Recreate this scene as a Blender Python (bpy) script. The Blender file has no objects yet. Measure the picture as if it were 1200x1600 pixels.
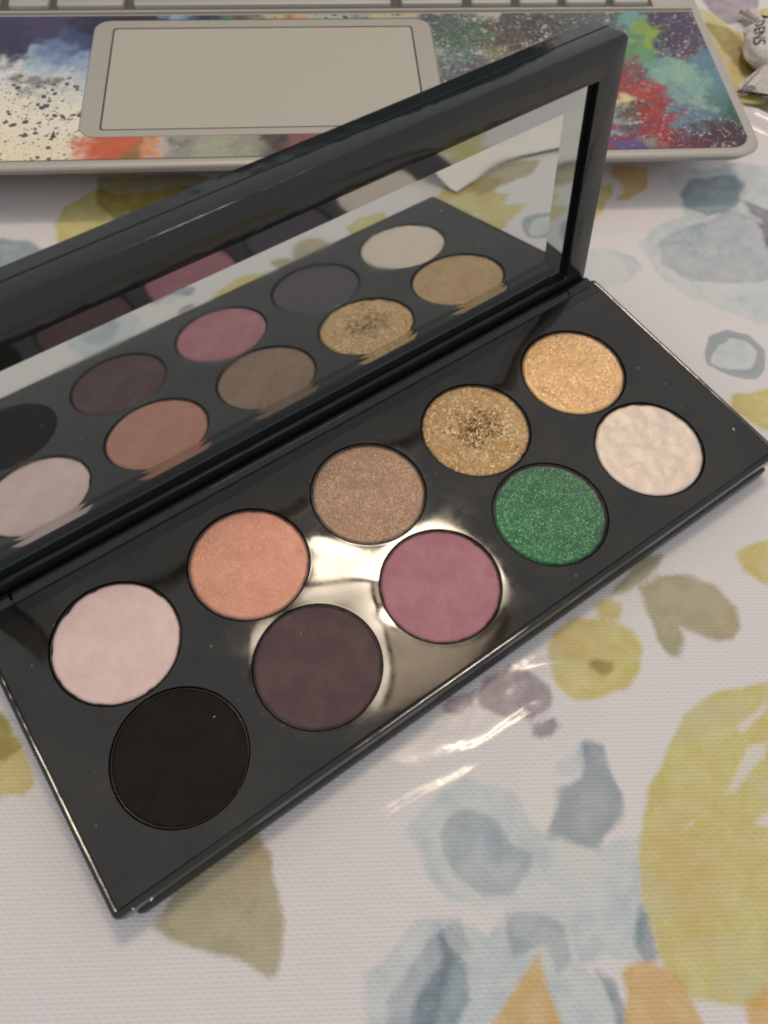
import bpy, bmesh, math, random
import numpy as np
from mathutils import Vector, Matrix, noise as mnoise
from mathutils.geometry import delaunay_2d_cdt

random.seed(7); rng = np.random.default_rng(7)
MM = 0.001
Z0 = 9.0                      # top plate of the palette lies 9 mm above the cloth
sc = bpy.context.scene
col = sc.collection

# ------------------------------------------------------------------ camera
F = 1210.34                   # focal length in pixels of a 1200 px wide frame
RC = np.array([[0.81806698, -0.57393649, 0.0369232],
               [0.49395956, 0.73405137, 0.46601774],
               [-0.29456811, -0.36299516, 0.8840046]])     # rows: camera x, y, z axes
CP = np.array([11.1724, -41.6283, 152.4664 + Z0])
cd = bpy.data.cameras.new('camera'); cam = bpy.data.objects.new('camera', cd); col.objects.link(cam)
m = Matrix([list(RC.T[i]) + [CP[i] * MM] for i in range(3)] + [[0, 0, 0, 1]])
cam.matrix_world = m
cd.sensor_fit = 'HORIZONTAL'; cd.sensor_width = 36.0; cd.lens = 36.0 * F / 1200.0
cd.clip_start = 0.005; cd.clip_end = 20
cd.dof.use_dof = True; cd.dof.focus_distance = 0.178; cd.dof.aperture_fstop = 34
sc.camera = cam

# ------------------------------------------------------------------ world, exposure
w = bpy.data.worlds.new('World'); sc.world = w; w.use_nodes = True
bg = w.node_tree.nodes['Background']
bg.inputs['Color'].default_value = (0.965, 0.985, 1.0, 1)
bg.inputs['Strength'].default_value = 0.46
sc.view_settings.view_transform = 'Standard'; sc.view_settings.look = 'None'
sc.view_settings.exposure = 0.25
sc.cycles.pixel_filter_type = 'BLACKMAN_HARRIS'; sc.cycles.filter_width = 2.1; sc.view_settings.gamma = 1.0

# ------------------------------------------------------------------ helpers
def srgb(r, g, b):
    f = lambda c: (c / 255 / 12.92) if c <= 10.3 else ((c / 255 + 0.055) / 1.055) ** 2.4
    return (f(r), f(g), f(b), 1)

def on_plane(px, py, z):      # point of the plane at height z seen at a place of the photo
    v = RC.T @ np.array([(px - 600) / F, -(py - 800) / F, -1.0])
    return CP + v * ((z - CP[2]) / v[2])

def me_obj(name, verts, faces, mat=None, parent=None, smooth=False, mtx=None):
    me = bpy.data.meshes.new(name)
    vs = [tuple(c * MM for c in v) for v in verts]
    me.from_pydata(vs, [], [tuple(f) for f in faces]); me.update()
    if smooth:
        me.polygons.foreach_set('use_smooth', [True] * len(me.polygons))
    o = bpy.data.objects.new(name, me); col.objects.link(o)
    if mat: me.materials.append(mat)
    if parent: o.parent = parent
    if mtx is not None: o.matrix_local = mtx
    return o

def bm_obj(name, bm, mat=None, parent=None, smooth=False, mtx=None, bevel=0, seg=3):
    if bevel:
        bmesh.ops.bevel(bm, geom=[e for e in bm.edges if e.is_manifold and e.calc_face_angle(0) > 0.5], offset=bevel, segments=seg, profile=0.5, affect='EDGES', clamp_overlap=True)
    bmesh.ops.scale(bm, vec=(MM, MM, MM), verts=bm.verts)
    me = bpy.data.meshes.new(name); bm.to_mesh(me); bm.free()
    if smooth:
        me.polygons.foreach_set('use_smooth', [True] * len(me.polygons))
        try: me.set_sharp_from_angle(angle=math.radians(35))
        except Exception: pass
    o = bpy.data.objects.new(name, me); col.objects.link(o)
    if mat: me.materials.append(mat)
    if parent: o.parent = parent
    if mtx is not None: o.matrix_local = mtx
    return o

def box(bm, x0, x1, y0, y1, z0, z1):
    v = [bm.verts.new(p) for p in ((x0,y0,z0),(x1,y0,z0),(x1,y1,z0),(x0,y1,z0),(x0,y0,z1),(x1,y0,z1),(x1,y1,z1),(x0,y1,z1))]
    for f in ((3,2,1,0),(4,5,6,7),(0,1,5,4),(1,2,6,5),(2,3,7,6),(3,0,4,7)): bm.faces.new([v[i] for i in f])

def rrect(x0, x1, y0, y1, r, n=6):
    pts = []
    for cx, cy, a in ((x1-r,y1-r,0),(x0+r,y1-r,90),(x0+r,y0+r,180),(x1-r,y0+r,270)):
        for k in range(n+1):
            t = math.radians(a + 90*k/n); pts.append((cx + r*math.cos(t), cy + r*math.sin(t)))
    return pts

def ring(bm, outer, inner, z0, z1):
    n = len(outer)
    L = [[bm.verts.new((p[0], p[1], z)) for p in ps] for ps, z in ((outer,z1),(inner,z1),(outer,z0),(inner,z0))]
    for i in range(n):
        j = (i+1) % n
        bm.faces.new((L[0][i], L[0][j], L[1][j], L[1][i]))
        bm.faces.new((L[2][j], L[2][i], L[3][i], L[3][j]))
        bm.faces.new((L[0][j], L[0][i], L[2][i], L[2][j]))
        bm.faces.new((L[1][i], L[1][j], L[3][j], L[3][i]))

def loft(bm, rings, cap0=True, cap1=True):       # rings: list of equal length point lists (3d)
    R = [[bm.verts.new(p) for p in r] for r in rings]
    n = len(R[0])
    for a, b in zip(R, R[1:]):
        for i in range(n):
            j = (i+1) % n; bm.faces.new((a[i], a[j], b[j], b[i]))
    if cap0: bm.faces.new(list(reversed(R[0])))
    if cap1: bm.faces.new(R[-1])
    return R

def tag(o, label=None, cat=None, group=None, kind=None):
    if label: o['label'] = label
    if cat: o['category'] = cat
    if group: o['group'] = group
    if kind: o['kind'] = kind
    return o

def empty(name, loc=(0,0,0), mtx=None):
    o = bpy.data.objects.new(name, None); col.objects.link(o); o.empty_display_size = 0.01
    if mtx is not None: o.matrix_world = mtx
    else: o.location = [c*MM for c in loc]
    return o

class N:                                         # small node builder
    def __init__(s, name):
        s.m = bpy.data.materials.new(name); s.m.use_nodes = True; s.t = s.m.node_tree
        s.b = s.t.nodes['Principled BSDF']; s.out = s.t.nodes['Material Output']
    def n(s, typ, **kw):
        nd = s.t.nodes.new(typ)
        for k, v in kw.items():
            if k == 'inp':
                for a, b in v.items(): s.set(nd, a, b)
            else: setattr(nd, k, v)
        return nd
    def set(s, nd, a, b):
        if isinstance(b, bpy.types.NodeSocket): s.t.links.new(b, nd.inputs[a])
        else: nd.inputs[a].default_value = b
    def p(s, **kw):
        for k, v in kw.items(): s.set(s.b, k.replace('_', ' '), v)
    def mix(s, f, a, b, mode='MIX'):
        nd = s.n('ShaderNodeMix', data_type='RGBA', blend_type=mode); nd.clamp_factor = True
        s.set(nd, 0, f); s.set(nd, 6, a); s.set(nd, 7, b); return nd.outputs[2]
    def math(s, op, a, b=0.0, c=0.0, clamp=False):
        nd = s.n('ShaderNodeMath', operation=op, use_clamp=clamp); s.set(nd, 0, a); s.set(nd, 1, b)
        if op in ('MULTIPLY_ADD', 'SMOOTH_MIN'): s.set(nd, 2, c)
        return nd.outputs[0]
    def ramp(s, v, a, b, x=0.0, y=1.0, kind='SMOOTHSTEP'):
        nd = s.n('ShaderNodeMapRange', interpolation_type=kind)
        s.set(nd, 'Value', v); s.set(nd, 'From Min', a); s.set(nd, 'From Max', b); s.set(nd, 'To Min', x); s.set(nd, 'To Max', y)
        return nd.outputs[0]
    def co(s, scale=1000.0, rz=0.0, sx=1, sy=1):
        tc = s.n('ShaderNodeTexCoord'); mp = s.n('ShaderNodeMapping')
        s.set(mp, 'Vector', tc.outputs['Object']); s.set(mp, 'Scale', (scale*sx, scale*sy, scale)); s.set(mp, 'Rotation', (0,0,rz))
        return mp.outputs[0]
    def noise(s, vec, scale, detail=3, rough=0.5, dist=0.0):
        nd = s.n('ShaderNodeTexNoise'); s.set(nd, 'Vector', vec); s.set(nd, 'Scale', scale); s.set(nd, 'Detail', detail)
        s.set(nd, 'Roughness', rough); s.set(nd, 'Distortion', dist); return nd
    def vor(s, vec, scale, feature='F1', rnd=1.0):
        nd = s.n('ShaderNodeTexVoronoi', feature=feature); s.set(nd, 'Vector', vec); s.set(nd, 'Scale', scale); s.set(nd, 'Randomness', rnd); return nd
    def bump(s, h, dist=0.1, strength=1.0, normal=None):
        nd = s.n('ShaderNodeBump'); s.set(nd, 'Height', h); s.set(nd, 'Distance', dist*MM); s.set(nd, 'Strength', strength)
        if normal is not None: s.set(nd, 'Normal', normal)
        return nd.outputs[0]

# ------------------------------------------------------------------ lamp above the table (its reflection shows in the black tray)
def lamp_glass(name, strength, c):
    a = N(name); a.p(Base_Color=(0.8,0.75,0.65,1), Roughness=0.4)
    # bulb behind the glass: brightest near the hub
    vl = a.n('ShaderNodeVectorMath', operation='DISTANCE'); a.set(vl, 0, a.co(1000)); a.set(vl, 1, (15, 20, -10))
    g1 = a.math('EXPONENT', a.math('MULTIPLY', vl.outputs['Value'], -1/75.0))
    nz = a.noise(a.co(10), 1.2, 2).outputs[0]
    a.p(Emission_Color=c, Emission_Strength=a.math('MULTIPLY', a.math('MULTIPLY_ADD', g1, strength, strength*0.22), a.ramp(nz, 0.3, 0.7, 0.8, 1.2, 'LINEAR')))
    return a.m
LZ = 1200 + Z0; LC = (352, 352)
def ceiling_lamp():
    root = empty('ceiling_lamp', (LC[0], LC[1], LZ))
    tag(root, 'round ceiling lamp with three glass segments mirrored in the black tray', 'lamp')
    br = N('lamp_bronze'); br.p(Base_Color=(0.05,0.04,0.03,1), Roughness=0.4, Metallic=0.6)
    J = (347-LC[0], 356-LC[1])
    bars = [(-110, 130), (-150, -170), (175, -145)]
    angs = [math.atan2(b[1], b[0]) % (2*math.pi) for b in bars]
    Rr = 180
    order = sorted(range(3), key=lambda k: angs[k])
    strengths = LAMP
    for q in range(3):
        k0 = order[q]; k1 = order[(q+1) % 3]
        a0 = angs[k0]; a1 = angs[k1]
        if a1 <= a0: a1 += 2*math.pi
        n = 26; bm = bmesh.new()
        rows = []
        for r in range(9):
            f = r/8; row = []
            for i in range(n+1):
                a = a0 + (a1-a0)*i/n
                g = 1 + 0.06*math.sin(3*a+1) + 0.04*math.sin(5*a)
                x = J[0]*(1-f) + f*Rr*g*math.cos(a); y = J[1]*(1-f) + f*Rr*g*math.sin(a)
                row.append(bm.verts.new((x, y, -18*(1-f*f))))
            rows.append(row)
        for A_, B_ in zip(rows, rows[1:]):
            for i in range(n): bm.faces.new((A_[i], A_[i+1], B_[i+1], B_[i]))
        bmesh.ops.remove_doubles(bm, verts=bm.verts, dist=0.01)
        bmesh.ops.recalc_face_normals(bm, faces=bm.faces)
        o = bm_obj('glass_segment', bm, lamp_glass('lamp_glass', *strengths[q]), root, True)
    bm = bmesh.new()
    for b, a in zip(bars, angs):
        ex, ey = Rr*math.cos(a), Rr*math.sin(a)
        d = Vector((ex-J[0], ey-J[1], 0)).normalized(); nn = Vector((-d.y, d.x, 0))
        w0 = 17
        P = [Vector((J[0],J[1],0)) - nn*w0, Vector((ex,ey,0)) - nn*w0, Vector((ex,ey,0)) + nn*w0, Vector((J[0],J[1],0)) + nn*w0]
        loft(bm, [[(p.x,p.y,-24) for p in P], [(p.x,p.y,4) for p in P]])
    bm_obj('bar', bm, br.m, root)
    bm = bmesh.new(); n = 48
    loft(bm, [[(Rr*1.13*math.cos(t*2*math.pi/n), Rr*1.13*math.sin(t*2*math.pi/n), z) for t in range(n)] for z in (6, 16)])
    bm_obj('back_plate', bm, br.m, root)
WARM = (1.0, 0.83, 0.63, 1)
LAMP = [(27, WARM), (9, (1.0, 0.74, 0.52, 1)), (62, WARM)]
ceiling_lamp()

# ------------------------------------------------------------------ table and cloth
def vnoise(x, y, s, seed=0):                     # smooth value noise on numpy arrays
    g = np.random.default_rng(seed).random((64, 64))
    X = x/s; Y = y/s; i = np.floor(X).astype(int); j = np.floor(Y).astype(int); fx = X-i; fy = Y-j
    fx = fx*fx*(3-2*fx); fy = fy*fy*(3-2*fy); i %= 64; j %= 64; i1 = (i+1) % 64; j1 = (j+1) % 64
    return (g[i,j]*(1-fx)+g[i1,j]*fx)*(1-fy) + (g[i,j1]*(1-fx)+g[i1,j1]*fx)*fy

def sdf(x, y, poly):                             # signed distance, positive inside
    d = np.full(x.shape, 1e9); ins = np.zeros(x.shape, bool); n = len(poly)
    for k in range(n):
        ax, ay = poly[k]; bx, by = poly[(k+1) % n]
        ex, ey = bx-ax, by-ay; wx, wy = x-ax, y-ay
        t = np.clip((wx*ex+wy*ey)/(ex*ex+ey*ey+1e-9), 0, 1)
        d = np.minimum(d, (wx-ex*t)**2 + (wy-ey*t)**2)
        c = ((ay > y) != (by > y)) & (x < (bx-ax)*(y-ay)/(by-ay+1e-12)+ax); ins ^= c
    return np.where(ins, 1, -1)*np.sqrt(d)

CP_ = lambda pts: [tuple(on_plane(px, py, 0)[:2]) for px, py in pts]
PRINT = {
 'yellow': [
  [(1260,1050),(1200,1063),(1120,1078),(1068,1122),(1045,1170),(1010,1230),(993,1270),(995,1320),(1008,1380),(1010,1440),(1025,1500),(1060,1545),(1100,1570),(1300,1590),(1420,1400),(1400,1150)],
  [(858,1012),(868,985),(905,965),(960,965),(990,982),(1003,1010),(1000,1048),(975,1080),(940,1095),(900,1090),(868,1060)],
  [(80,350),(92,328),(118,315),(132,300),(160,290),(185,300),(330,285),(345,295),(250,340),(190,355),(150,365),(110,392),(85,380)],
  [(1095,12),(1130,30),(1165,60),(1230,120),(1240,170),(1150,172),(1118,100)],
  [(0,1108),(20,1130),(50,1190),(60,1222),(42,1248),(0,1256),(-60,1240),(-80,1150)],
  [(930,290),(962,282),(958,300),(940,332),(925,345)],
  [(1148,612),(1250,600),(1250,640),(1230,672),(1192,672),(1140,640)],
  [(925,940),(945,930),(968,940),(965,965),(940,968)],
  [(1148,862),(1205,835),(1260,850),(1240,900),(1195,912),(1162,895)],
 ],
 'olive': [
  [(238,1440),(270,1395),(340,1330),(410,1300),(430,1330),(440,1390),(445,1470),(440,1510),(425,1522),(395,1505),(330,1490),(270,1470)],
  [(1000,925),(1030,905),(1080,900),(1120,915),(1147,945),(1155,980),(1145,997),(1115,998),(1085,985),(1064,976),(1068,1000),(1065,1020),(1055,1028),(1040,1020),(1025,1000),(1016,975),(1008,950)],
  [(955,938),(1000,870),(1035,868),(1032,890),(1003,922),(985,930)],
  [(915,1038),(930,1030),(955,1030),(957,1048),(940,1058),(920,1054)],
  [(150,275),(300,268),(345,280),(260,330),(225,345),(180,350),(150,320)],
  [(1095,32),(1135,40),(1165,70),(1185,120),(1165,125),(1130,80)],
  [(0,1110),(14,1125),(34,1160),(10,1190),(-60,1190)],
 ],
 'mist': [   # palest grey green
  [(640,1295),(680,1245),(720,1215),(765,1222),(810,1250),(840,1290),(900,1330),(1000,1300),(1010,1400),(1012,1500),(960,1495),(905,1500),(880,1440),(790,1420),(700,1400),(655,1350)],
  [(560,1640),(570,1520),(610,1480),(650,1445),(715,1428),(750,1450),(768,1462),(790,1420),(850,1425),(890,1445),(902,1500),(940,1520),(965,1560),(985,1640)],
  [(925,385),(960,388),(990,400),(1003,420),(985,440),(940,450),(905,448),(900,400)],
  [(-40,350),(0,366),(48,370),(72,385),(78,400),(60,430),(0,470),(-60,440)],
  [(1045,265),(1150,255),(1260,265),(1280,480),(1200,508),(1140,487),(1080,465),(1022,425),(1002,388),(1010,360),(1045,345),(1068,338),(1062,312),(1045,292)],
  [(1102,548),(1112,526),(1140,520),(1176,527),(1195,547),(1190,575),(1176,588),(1150,584),(1122,573),(1104,562)],
  [(870,1200),(905,1180),(912,1160),(925,1150),(930,1180),(905,1215),(885,1222)],
 ],
 'slate': [
  [(1152,166),(1200,158),(1270,150),(1270,222),(1200,190)],  # shade of the cloth fold, painted in as print colour
  [(910,1158),(925,1153),(945,1160),(955,1190),(972,1245),(967,1290),(947,1327),(922,1323),(880,1305),(849,1302),(856,1270),(866,1225),(890,1216),(905,1211),(916,1180)],
  [(1075,278),(1150,270),(1168,290),(1150,320),(1110,335),(1075,325),(1060,300)],
  [(0,372),(40,377),(62,392),(40,420),(0,430),(-40,410)],
  [(660,1560),(690,1500),(690,1450),(730,1500),(740,1560),(700,1640),(640,1640)],
  [(925,1510),(960,1530),(980,1580),(985,1640),(955,1640),(950,1570)],
  [(990,1420),(1002,1410),(1012,1440),(1030,1500),(1010,1505),(992,1470)],
 ],
 'grey': [
  [(1152,166),(1200,158),(1270,150),(1270,222),(1200,190)],  # same painted fold shade, multiplied darker here
  [(685,1310),(700,1282),(738,1265),(780,1280),(800,1320),(835,1330),(830,1370),(800,1398),(752,1402),(706,1370),(686,1340)],
  [(600,1560),(640,1500),(700,1440),(720,1436),(740,1480),(700,1530),(660,1620),(600,1640)],
  [(790,1420),(850,1428),(880,1450),(895,1500),(870,1530),(850,1480),(800,1500),(790,1460)],
  [(1030,370),(1080,350),(1140,330),(1230,350),(1240,440),(1150,440),(1080,440),(1030,410)],
 ],
 'orange': [
  [(845,1492),(858,1540),(866,1600),(868,1660),(750,1660),(775,1600),(810,1560)],
  [(960,1512),(1000,1500),(1050,1513),(1082,1555),(1100,1640),(985,1640),(972,1560)],
  [(962,258),(1018,260),(1012,290),(985,312),(966,314),(970,290),(955,270)],
      [(180,270),(215,268),(205,285),(185,290)],
  [(1160,1560),(1200,1540),(1280,1560),(1280,1640),(1180,1640)],
 ],
 'plum': [
  [(738,1088),(760,1055),(800,1038),(835,1050),(855,1070),(858,1088),(850,1105),(820,1120),(790,1118),(755,1108)],
  [(690,1100),(700,1085),(745,1075),(740,1105),(715,1115),(693,1112)],
  [(825,1125),(860,1118),(874,1138),(862,1155),(830,1146)],
  [(1150,308),(1175,320),(1210,335),(1250,360),(1230,380),(1190,350),(1165,330)],
  [(1180,350),(1210,360),(1220,400),(1200,385)],
  [(1152,166),(1200,158),(1270,150),(1270,222),(1200,190)],  # last layer of the fold shade painted into the print
  [(1092,-10),(1190,-10),(1180,30),(1140,38),(1105,15)],
 ],
 'gap': [    # unprinted flecks inside the big yellow bloom
  [(1168,1168),(1202,1160),(1196,1190),(1140,1238),(1128,1232)],
  [(1142,1140),(1190,1095),(1210,1098),(1160,1150)],
  [(1062,1300),(1080,1280),(1092,1270),(1085,1290),(1070,1302)],
  [(1170,1285),(1200,1270),(1260,1280),(1230,1310),(1185,1300)],
  [(1012,1565),(1035,1562),(1045,1578),(1030,1588),(1015,1580)],
  [(178,328),(198,322),(206,336),(192,342)],
 ],
 'rim': [],
}
CH = ['yellow','olive','mist','slate','grey','orange','plum','gap','rim']
MOREF = random.Random(3)
# print that repeats beyond the frame
for nm, cx, cy, r in [('yellow',-60,120,22),('mist',-40,60,26),('olive',-80,10,16),('slate',-60,-60,14),('mist',130,-110,28),('yellow',260,-120,20),('olive',185,-30,12),('grey',150,-80,14),('mist',250,-20,24),('orange',230,-110,16),('yellow',-70,-90,26),('plum',0,-130,14),('mist',300,30,26),('yellow',310,100,24),('yellow',168,-24,15),('olive',180,-27,10)]:
    k = MOREF.random()*6
    PRINT[nm].append([(cx + r*(1+0.35*math.sin(3*a+k)+0.2*math.sin(5*a+2*k))*math.cos(a), cy + r*(1+0.3*math.sin(2*a+k))*math.sin(a)*0.8, None) for a in [i*2*math.pi/18 for i in range(18)]])

SP = 1.0
X0c, X1c, Y0c, Y1c = -130, 350, -175, 330
nx = int((X1c-X0c)/SP)+1; ny = int((Y1c-Y0c)/SP)+1
gx, gy = np.meshgrid(X0c + SP*np.arange(nx), Y0c + SP*np.arange(ny), indexing='ij')
fields = []
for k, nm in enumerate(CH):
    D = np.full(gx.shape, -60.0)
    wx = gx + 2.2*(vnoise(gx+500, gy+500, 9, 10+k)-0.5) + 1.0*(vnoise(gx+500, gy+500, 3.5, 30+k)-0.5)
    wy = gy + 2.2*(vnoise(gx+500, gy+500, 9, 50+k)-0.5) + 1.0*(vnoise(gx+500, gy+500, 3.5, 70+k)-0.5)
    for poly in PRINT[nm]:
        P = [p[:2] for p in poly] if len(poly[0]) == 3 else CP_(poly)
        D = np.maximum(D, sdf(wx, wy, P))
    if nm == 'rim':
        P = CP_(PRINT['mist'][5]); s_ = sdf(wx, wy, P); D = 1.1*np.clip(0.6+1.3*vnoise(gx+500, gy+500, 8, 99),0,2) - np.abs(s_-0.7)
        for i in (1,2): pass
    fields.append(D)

def seg_d(x, y, a, b):
    ex, ey = b[0]-a[0], b[1]-a[1]; t = np.clip(((x-a[0])*ex+(y-a[1])*ey)/(ex*ex+ey*ey), 0, 1)
    return np.hypot(x-a[0]-ex*t, y-a[1]-ey*t), t
H = np.zeros_like(gx)
def crease(pts, h, sg, z=0):
    global H
    P = CP_(pts); best = np.full(gx.shape, 1e9)
    for i, (a, b) in enumerate(zip(P, P[1:])):
        dd, t = seg_d(gx, gy, a, b); best = np.minimum(best, dd)
    ends = np.minimum(1, np.minimum(np.hypot(gx-P[0][0], gy-P[0][1]), np.hypot(gx-P[-1][0], gy-P[-1][1]))/6)
    H = H + h*np.exp(-(best/sg)**2)*(0.25+0.75*ends)
H += 0.25*(vnoise(gx+900, gy+900, 42, 5)-0.5) + 0.9*(vnoise(gx+900, gy+900, 90, 6)-0.5)*0.6
crease([(560,1310),(620,1272),(665,1245),(715,1222),(740,1205),(775,1190)], 0.46, 1.35)
crease([(690,1185),(740,1172),(765,1162),(790,1143),(850,1105),(870,1092)], 0.42, 1.3)
crease([(790,1050),(850,1038),(900,1032),(960,1022),(1010,1010)], 0.55, 1.4)
crease([(980,1060),(990,1030),(975,1005)], 0.3, 1.2)
crease([(500,1220),(600,1190),(690,1195)], 0.22, 2.4)
crease([(133,1360),(133,1400)], 0.3, 1.6)
# fold that lifts the cloth right of the laptop corner
crease([(1150,172),(1205,200),(1290,240)], 3.4, 4.0)
crease([(1250,330),(1195,290),(1150,250)], 0.8, 6)
H -= np.where(True, 0, 0)
# flatten under the palette
def inside_fade(x, y, x0, x1, y0, y1, e):
    dx = np.maximum(np.maximum(x0-x, x-x1), 0); dy = np.maximum(np.maximum(y0-y, y-y1), 0)
    return np.clip(np.hypot(dx, dy)/e, 0, 1)
fd = inside_fade(gx, gy, -22, 150, -20, 52, 9)
fd = fd*fd*(3-2*fd)
H = H*fd - 0.12*(1-fd)
LX, LY = gx*0.861 - gy*0.509, gx*0.509 + gy*0.861
fl = inside_fade(LX, LY, -130, 160, 163, 400, 6)
H = H*fl - 0.35*(1-fl)
verts = np.stack([gx, gy, H - 0.1], -1).reshape(-1, 3)*MM
me = bpy.data.meshes.new('tablecloth')
ii, jj = np.meshgrid(np.arange(nx-1), np.arange(ny-1), indexing='ij')
a = (ii*ny+jj).ravel(); quads = np.stack([a, a+ny, a+ny+1, a+1], 1)
me.vertices.add(len(verts)); me.vertices.foreach_set('co', verts.ravel())
me.loops.add(quads.size); me.loops.foreach_set('vertex_index', quads.ravel())
me.polygons.add(len(quads)); me.polygons.foreach_set('loop_start', np.arange(len(quads))*4)
me.update(calc_edges=True); me.validate()
me.polygons.foreach_set('use_smooth', [True]*len(quads))
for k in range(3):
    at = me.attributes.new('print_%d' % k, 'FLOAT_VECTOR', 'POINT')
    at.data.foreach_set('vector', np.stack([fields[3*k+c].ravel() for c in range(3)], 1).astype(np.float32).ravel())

cl = N('printed_oilcloth')
v = cl.co()
def att(i):
    nd = cl.n('ShaderNodeAttribute', attribute_name='print_%d' % i); sp = cl.n('ShaderNodeSeparateXYZ'); cl.set(sp, 0, nd.outputs['Vector']); return sp.outputs
ch = {}
for i in range(3):
    o3 = att(i)
    for c in range(3): ch[CH[3*i+c]] = o3[c]
edge_n = cl.noise(v, 0.9, 4, 0.6).outputs[0]; big_n = cl.noise(v, 0.06, 3, 0.55).outputs[0]; mid_n = cl.noise(v, 0.2, 4, 0.6).outputs[0]
jit = cl.math('MULTIPLY_ADD', edge_n, 1.2, -0.6)
base = cl.mix(big_n, srgb(226,220,224), srgb(232,224,221))
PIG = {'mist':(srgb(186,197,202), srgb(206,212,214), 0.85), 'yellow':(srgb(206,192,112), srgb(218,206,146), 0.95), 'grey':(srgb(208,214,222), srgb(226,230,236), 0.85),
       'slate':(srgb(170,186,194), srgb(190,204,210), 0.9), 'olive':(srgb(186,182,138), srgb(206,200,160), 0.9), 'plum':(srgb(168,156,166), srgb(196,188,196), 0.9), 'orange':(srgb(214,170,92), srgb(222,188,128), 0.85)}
cur = base
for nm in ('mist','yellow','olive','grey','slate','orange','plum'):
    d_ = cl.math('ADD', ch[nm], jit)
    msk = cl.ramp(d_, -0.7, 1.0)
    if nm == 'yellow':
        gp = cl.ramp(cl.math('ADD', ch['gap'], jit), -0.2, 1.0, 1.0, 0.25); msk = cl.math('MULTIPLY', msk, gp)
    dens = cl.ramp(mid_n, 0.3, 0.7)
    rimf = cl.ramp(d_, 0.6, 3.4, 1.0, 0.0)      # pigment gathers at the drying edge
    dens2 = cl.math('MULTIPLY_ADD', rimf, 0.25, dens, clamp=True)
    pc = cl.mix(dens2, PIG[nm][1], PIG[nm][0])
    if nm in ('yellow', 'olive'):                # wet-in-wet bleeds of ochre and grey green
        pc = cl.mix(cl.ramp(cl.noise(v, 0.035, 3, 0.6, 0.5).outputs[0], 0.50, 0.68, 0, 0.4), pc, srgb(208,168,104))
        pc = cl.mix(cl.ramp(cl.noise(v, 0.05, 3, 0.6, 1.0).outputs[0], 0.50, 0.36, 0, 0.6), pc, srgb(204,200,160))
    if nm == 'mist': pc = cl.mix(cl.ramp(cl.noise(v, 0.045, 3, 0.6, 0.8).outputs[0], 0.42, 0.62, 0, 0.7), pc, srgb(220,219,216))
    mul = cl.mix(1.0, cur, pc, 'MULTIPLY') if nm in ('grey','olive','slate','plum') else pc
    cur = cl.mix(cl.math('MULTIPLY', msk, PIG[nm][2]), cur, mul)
rm = cl.ramp(ch['rim'], -0.2, 0.5)
cur = cl.mix(cl.math('MULTIPLY', rm, 0.6), cur, srgb(120,136,144))
# woven threads, laid along the table
vw = cl.co(1000, math.radians(30.6)+0.05)
wv = cl.n('ShaderNodeTexWave', wave_type='BANDS', bands_direction='Y'); cl.set(wv,'Vector',vw); cl.set(wv,'Scale',0.40); cl.set(wv,'Distortion',0.7); cl.set(wv,'Detail',1.0); cl.set(wv,'Detail Scale',1.5)
wh = cl.n('ShaderNodeTexWave', wave_type='BANDS', bands_direction='DIAGONAL'); cl.set(wh,'Vector',vw); cl.set(wh,'Scale',0.38); cl.set(wh,'Distortion',0.6); cl.set(wh,'Detail',1.0); cl.set(wh,'Detail Scale',1.5)
weave = cl.math('MULTIPLY_ADD', wh.outputs['Fac'], 0.55, wv.outputs['Fac'])
gapf = cl.ramp(weave, 0.1, 1.2, 0.90, 1.02)
cc = cl.n('ShaderNodeCombineColor'); [cl.set(cc, i, gapf) for i in range(3)]
cur = cl.mix(1.0, cur, cc.outputs[0], 'MULTIPLY')
fib = cl.noise(v, 6, 3, 0.7).outputs[0]
hgt = cl.math('MULTIPLY_ADD', fib, 0.4, weave)
nrm = cl.bump(hgt, 0.07, 0.8)
film = cl.noise(v, 0.10, 2, 0.5, 0.6).outputs[0]
cl.p(Base_Color=cur, Roughness=0.62, Specular_IOR_Level=0.3, Coat_Weight=0.7, Coat_Roughness=0.13, Coat_IOR=1.45, Normal=nrm, Coat_Normal=cl.bump(film, 0.22, 1.0))
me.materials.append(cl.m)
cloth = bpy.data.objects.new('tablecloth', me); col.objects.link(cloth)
tag(cloth, 'white woven tablecloth printed with yellow, olive and grey watercolour blooms', 'tablecloth')
wd = N('table_wood'); wd.p(Base_Color=wd.mix(wd.noise(wd.co(1000, sx=0.1), 0.05, 5).outputs[0], (0.12,0.06,0.03,1), (0.2,0.11,0.06,1)), Roughness=0.4)
bm = bmesh.new(); box(bm, -126, 346, -171, 326, -22, -2.2)
tag(bm_obj('table_top', bm, wd.m, bevel=1.5), kind='structure')

# ------------------------------------------------------------------ palette
black = N('black_gloss_plastic'); vb = black.co()
sc_n = black.noise(vb, 2.2, 3, 0.6).outputs[0]
black.p(Base_Color=(0.011,0.013,0.0135,1), IOR=1.56, Roughness=black.ramp(black.noise(vb,0.08,4,0.6).outputs[0],0.3,0.75,0.05,0.16), Normal=black.bump(black.noise(vb,0.1,2,0.5).outputs[0],0.25,1.0))
smooth_black = N('black_polished_plate'); vb = smooth_black.co()
smooth_black.p(Base_Color=smooth_black.mix(smooth_black.ramp(smooth_black.noise(vb,0.05,6,0.7,0.5).outputs[0],0.35,0.7), (0.014,0.0115,0.009,1), (0.029,0.0235,0.0175,1)), IOR=1.62, Roughness=smooth_black.ramp(smooth_black.noise(vb,0.12,5,0.65).outputs[0],0.35,0.75,0.05,0.12))
tin = N('dark_tin'); tin.p(Base_Color=(0.10,0.09,0.085,1), Metallic=1.0, Roughness=0.28)

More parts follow.
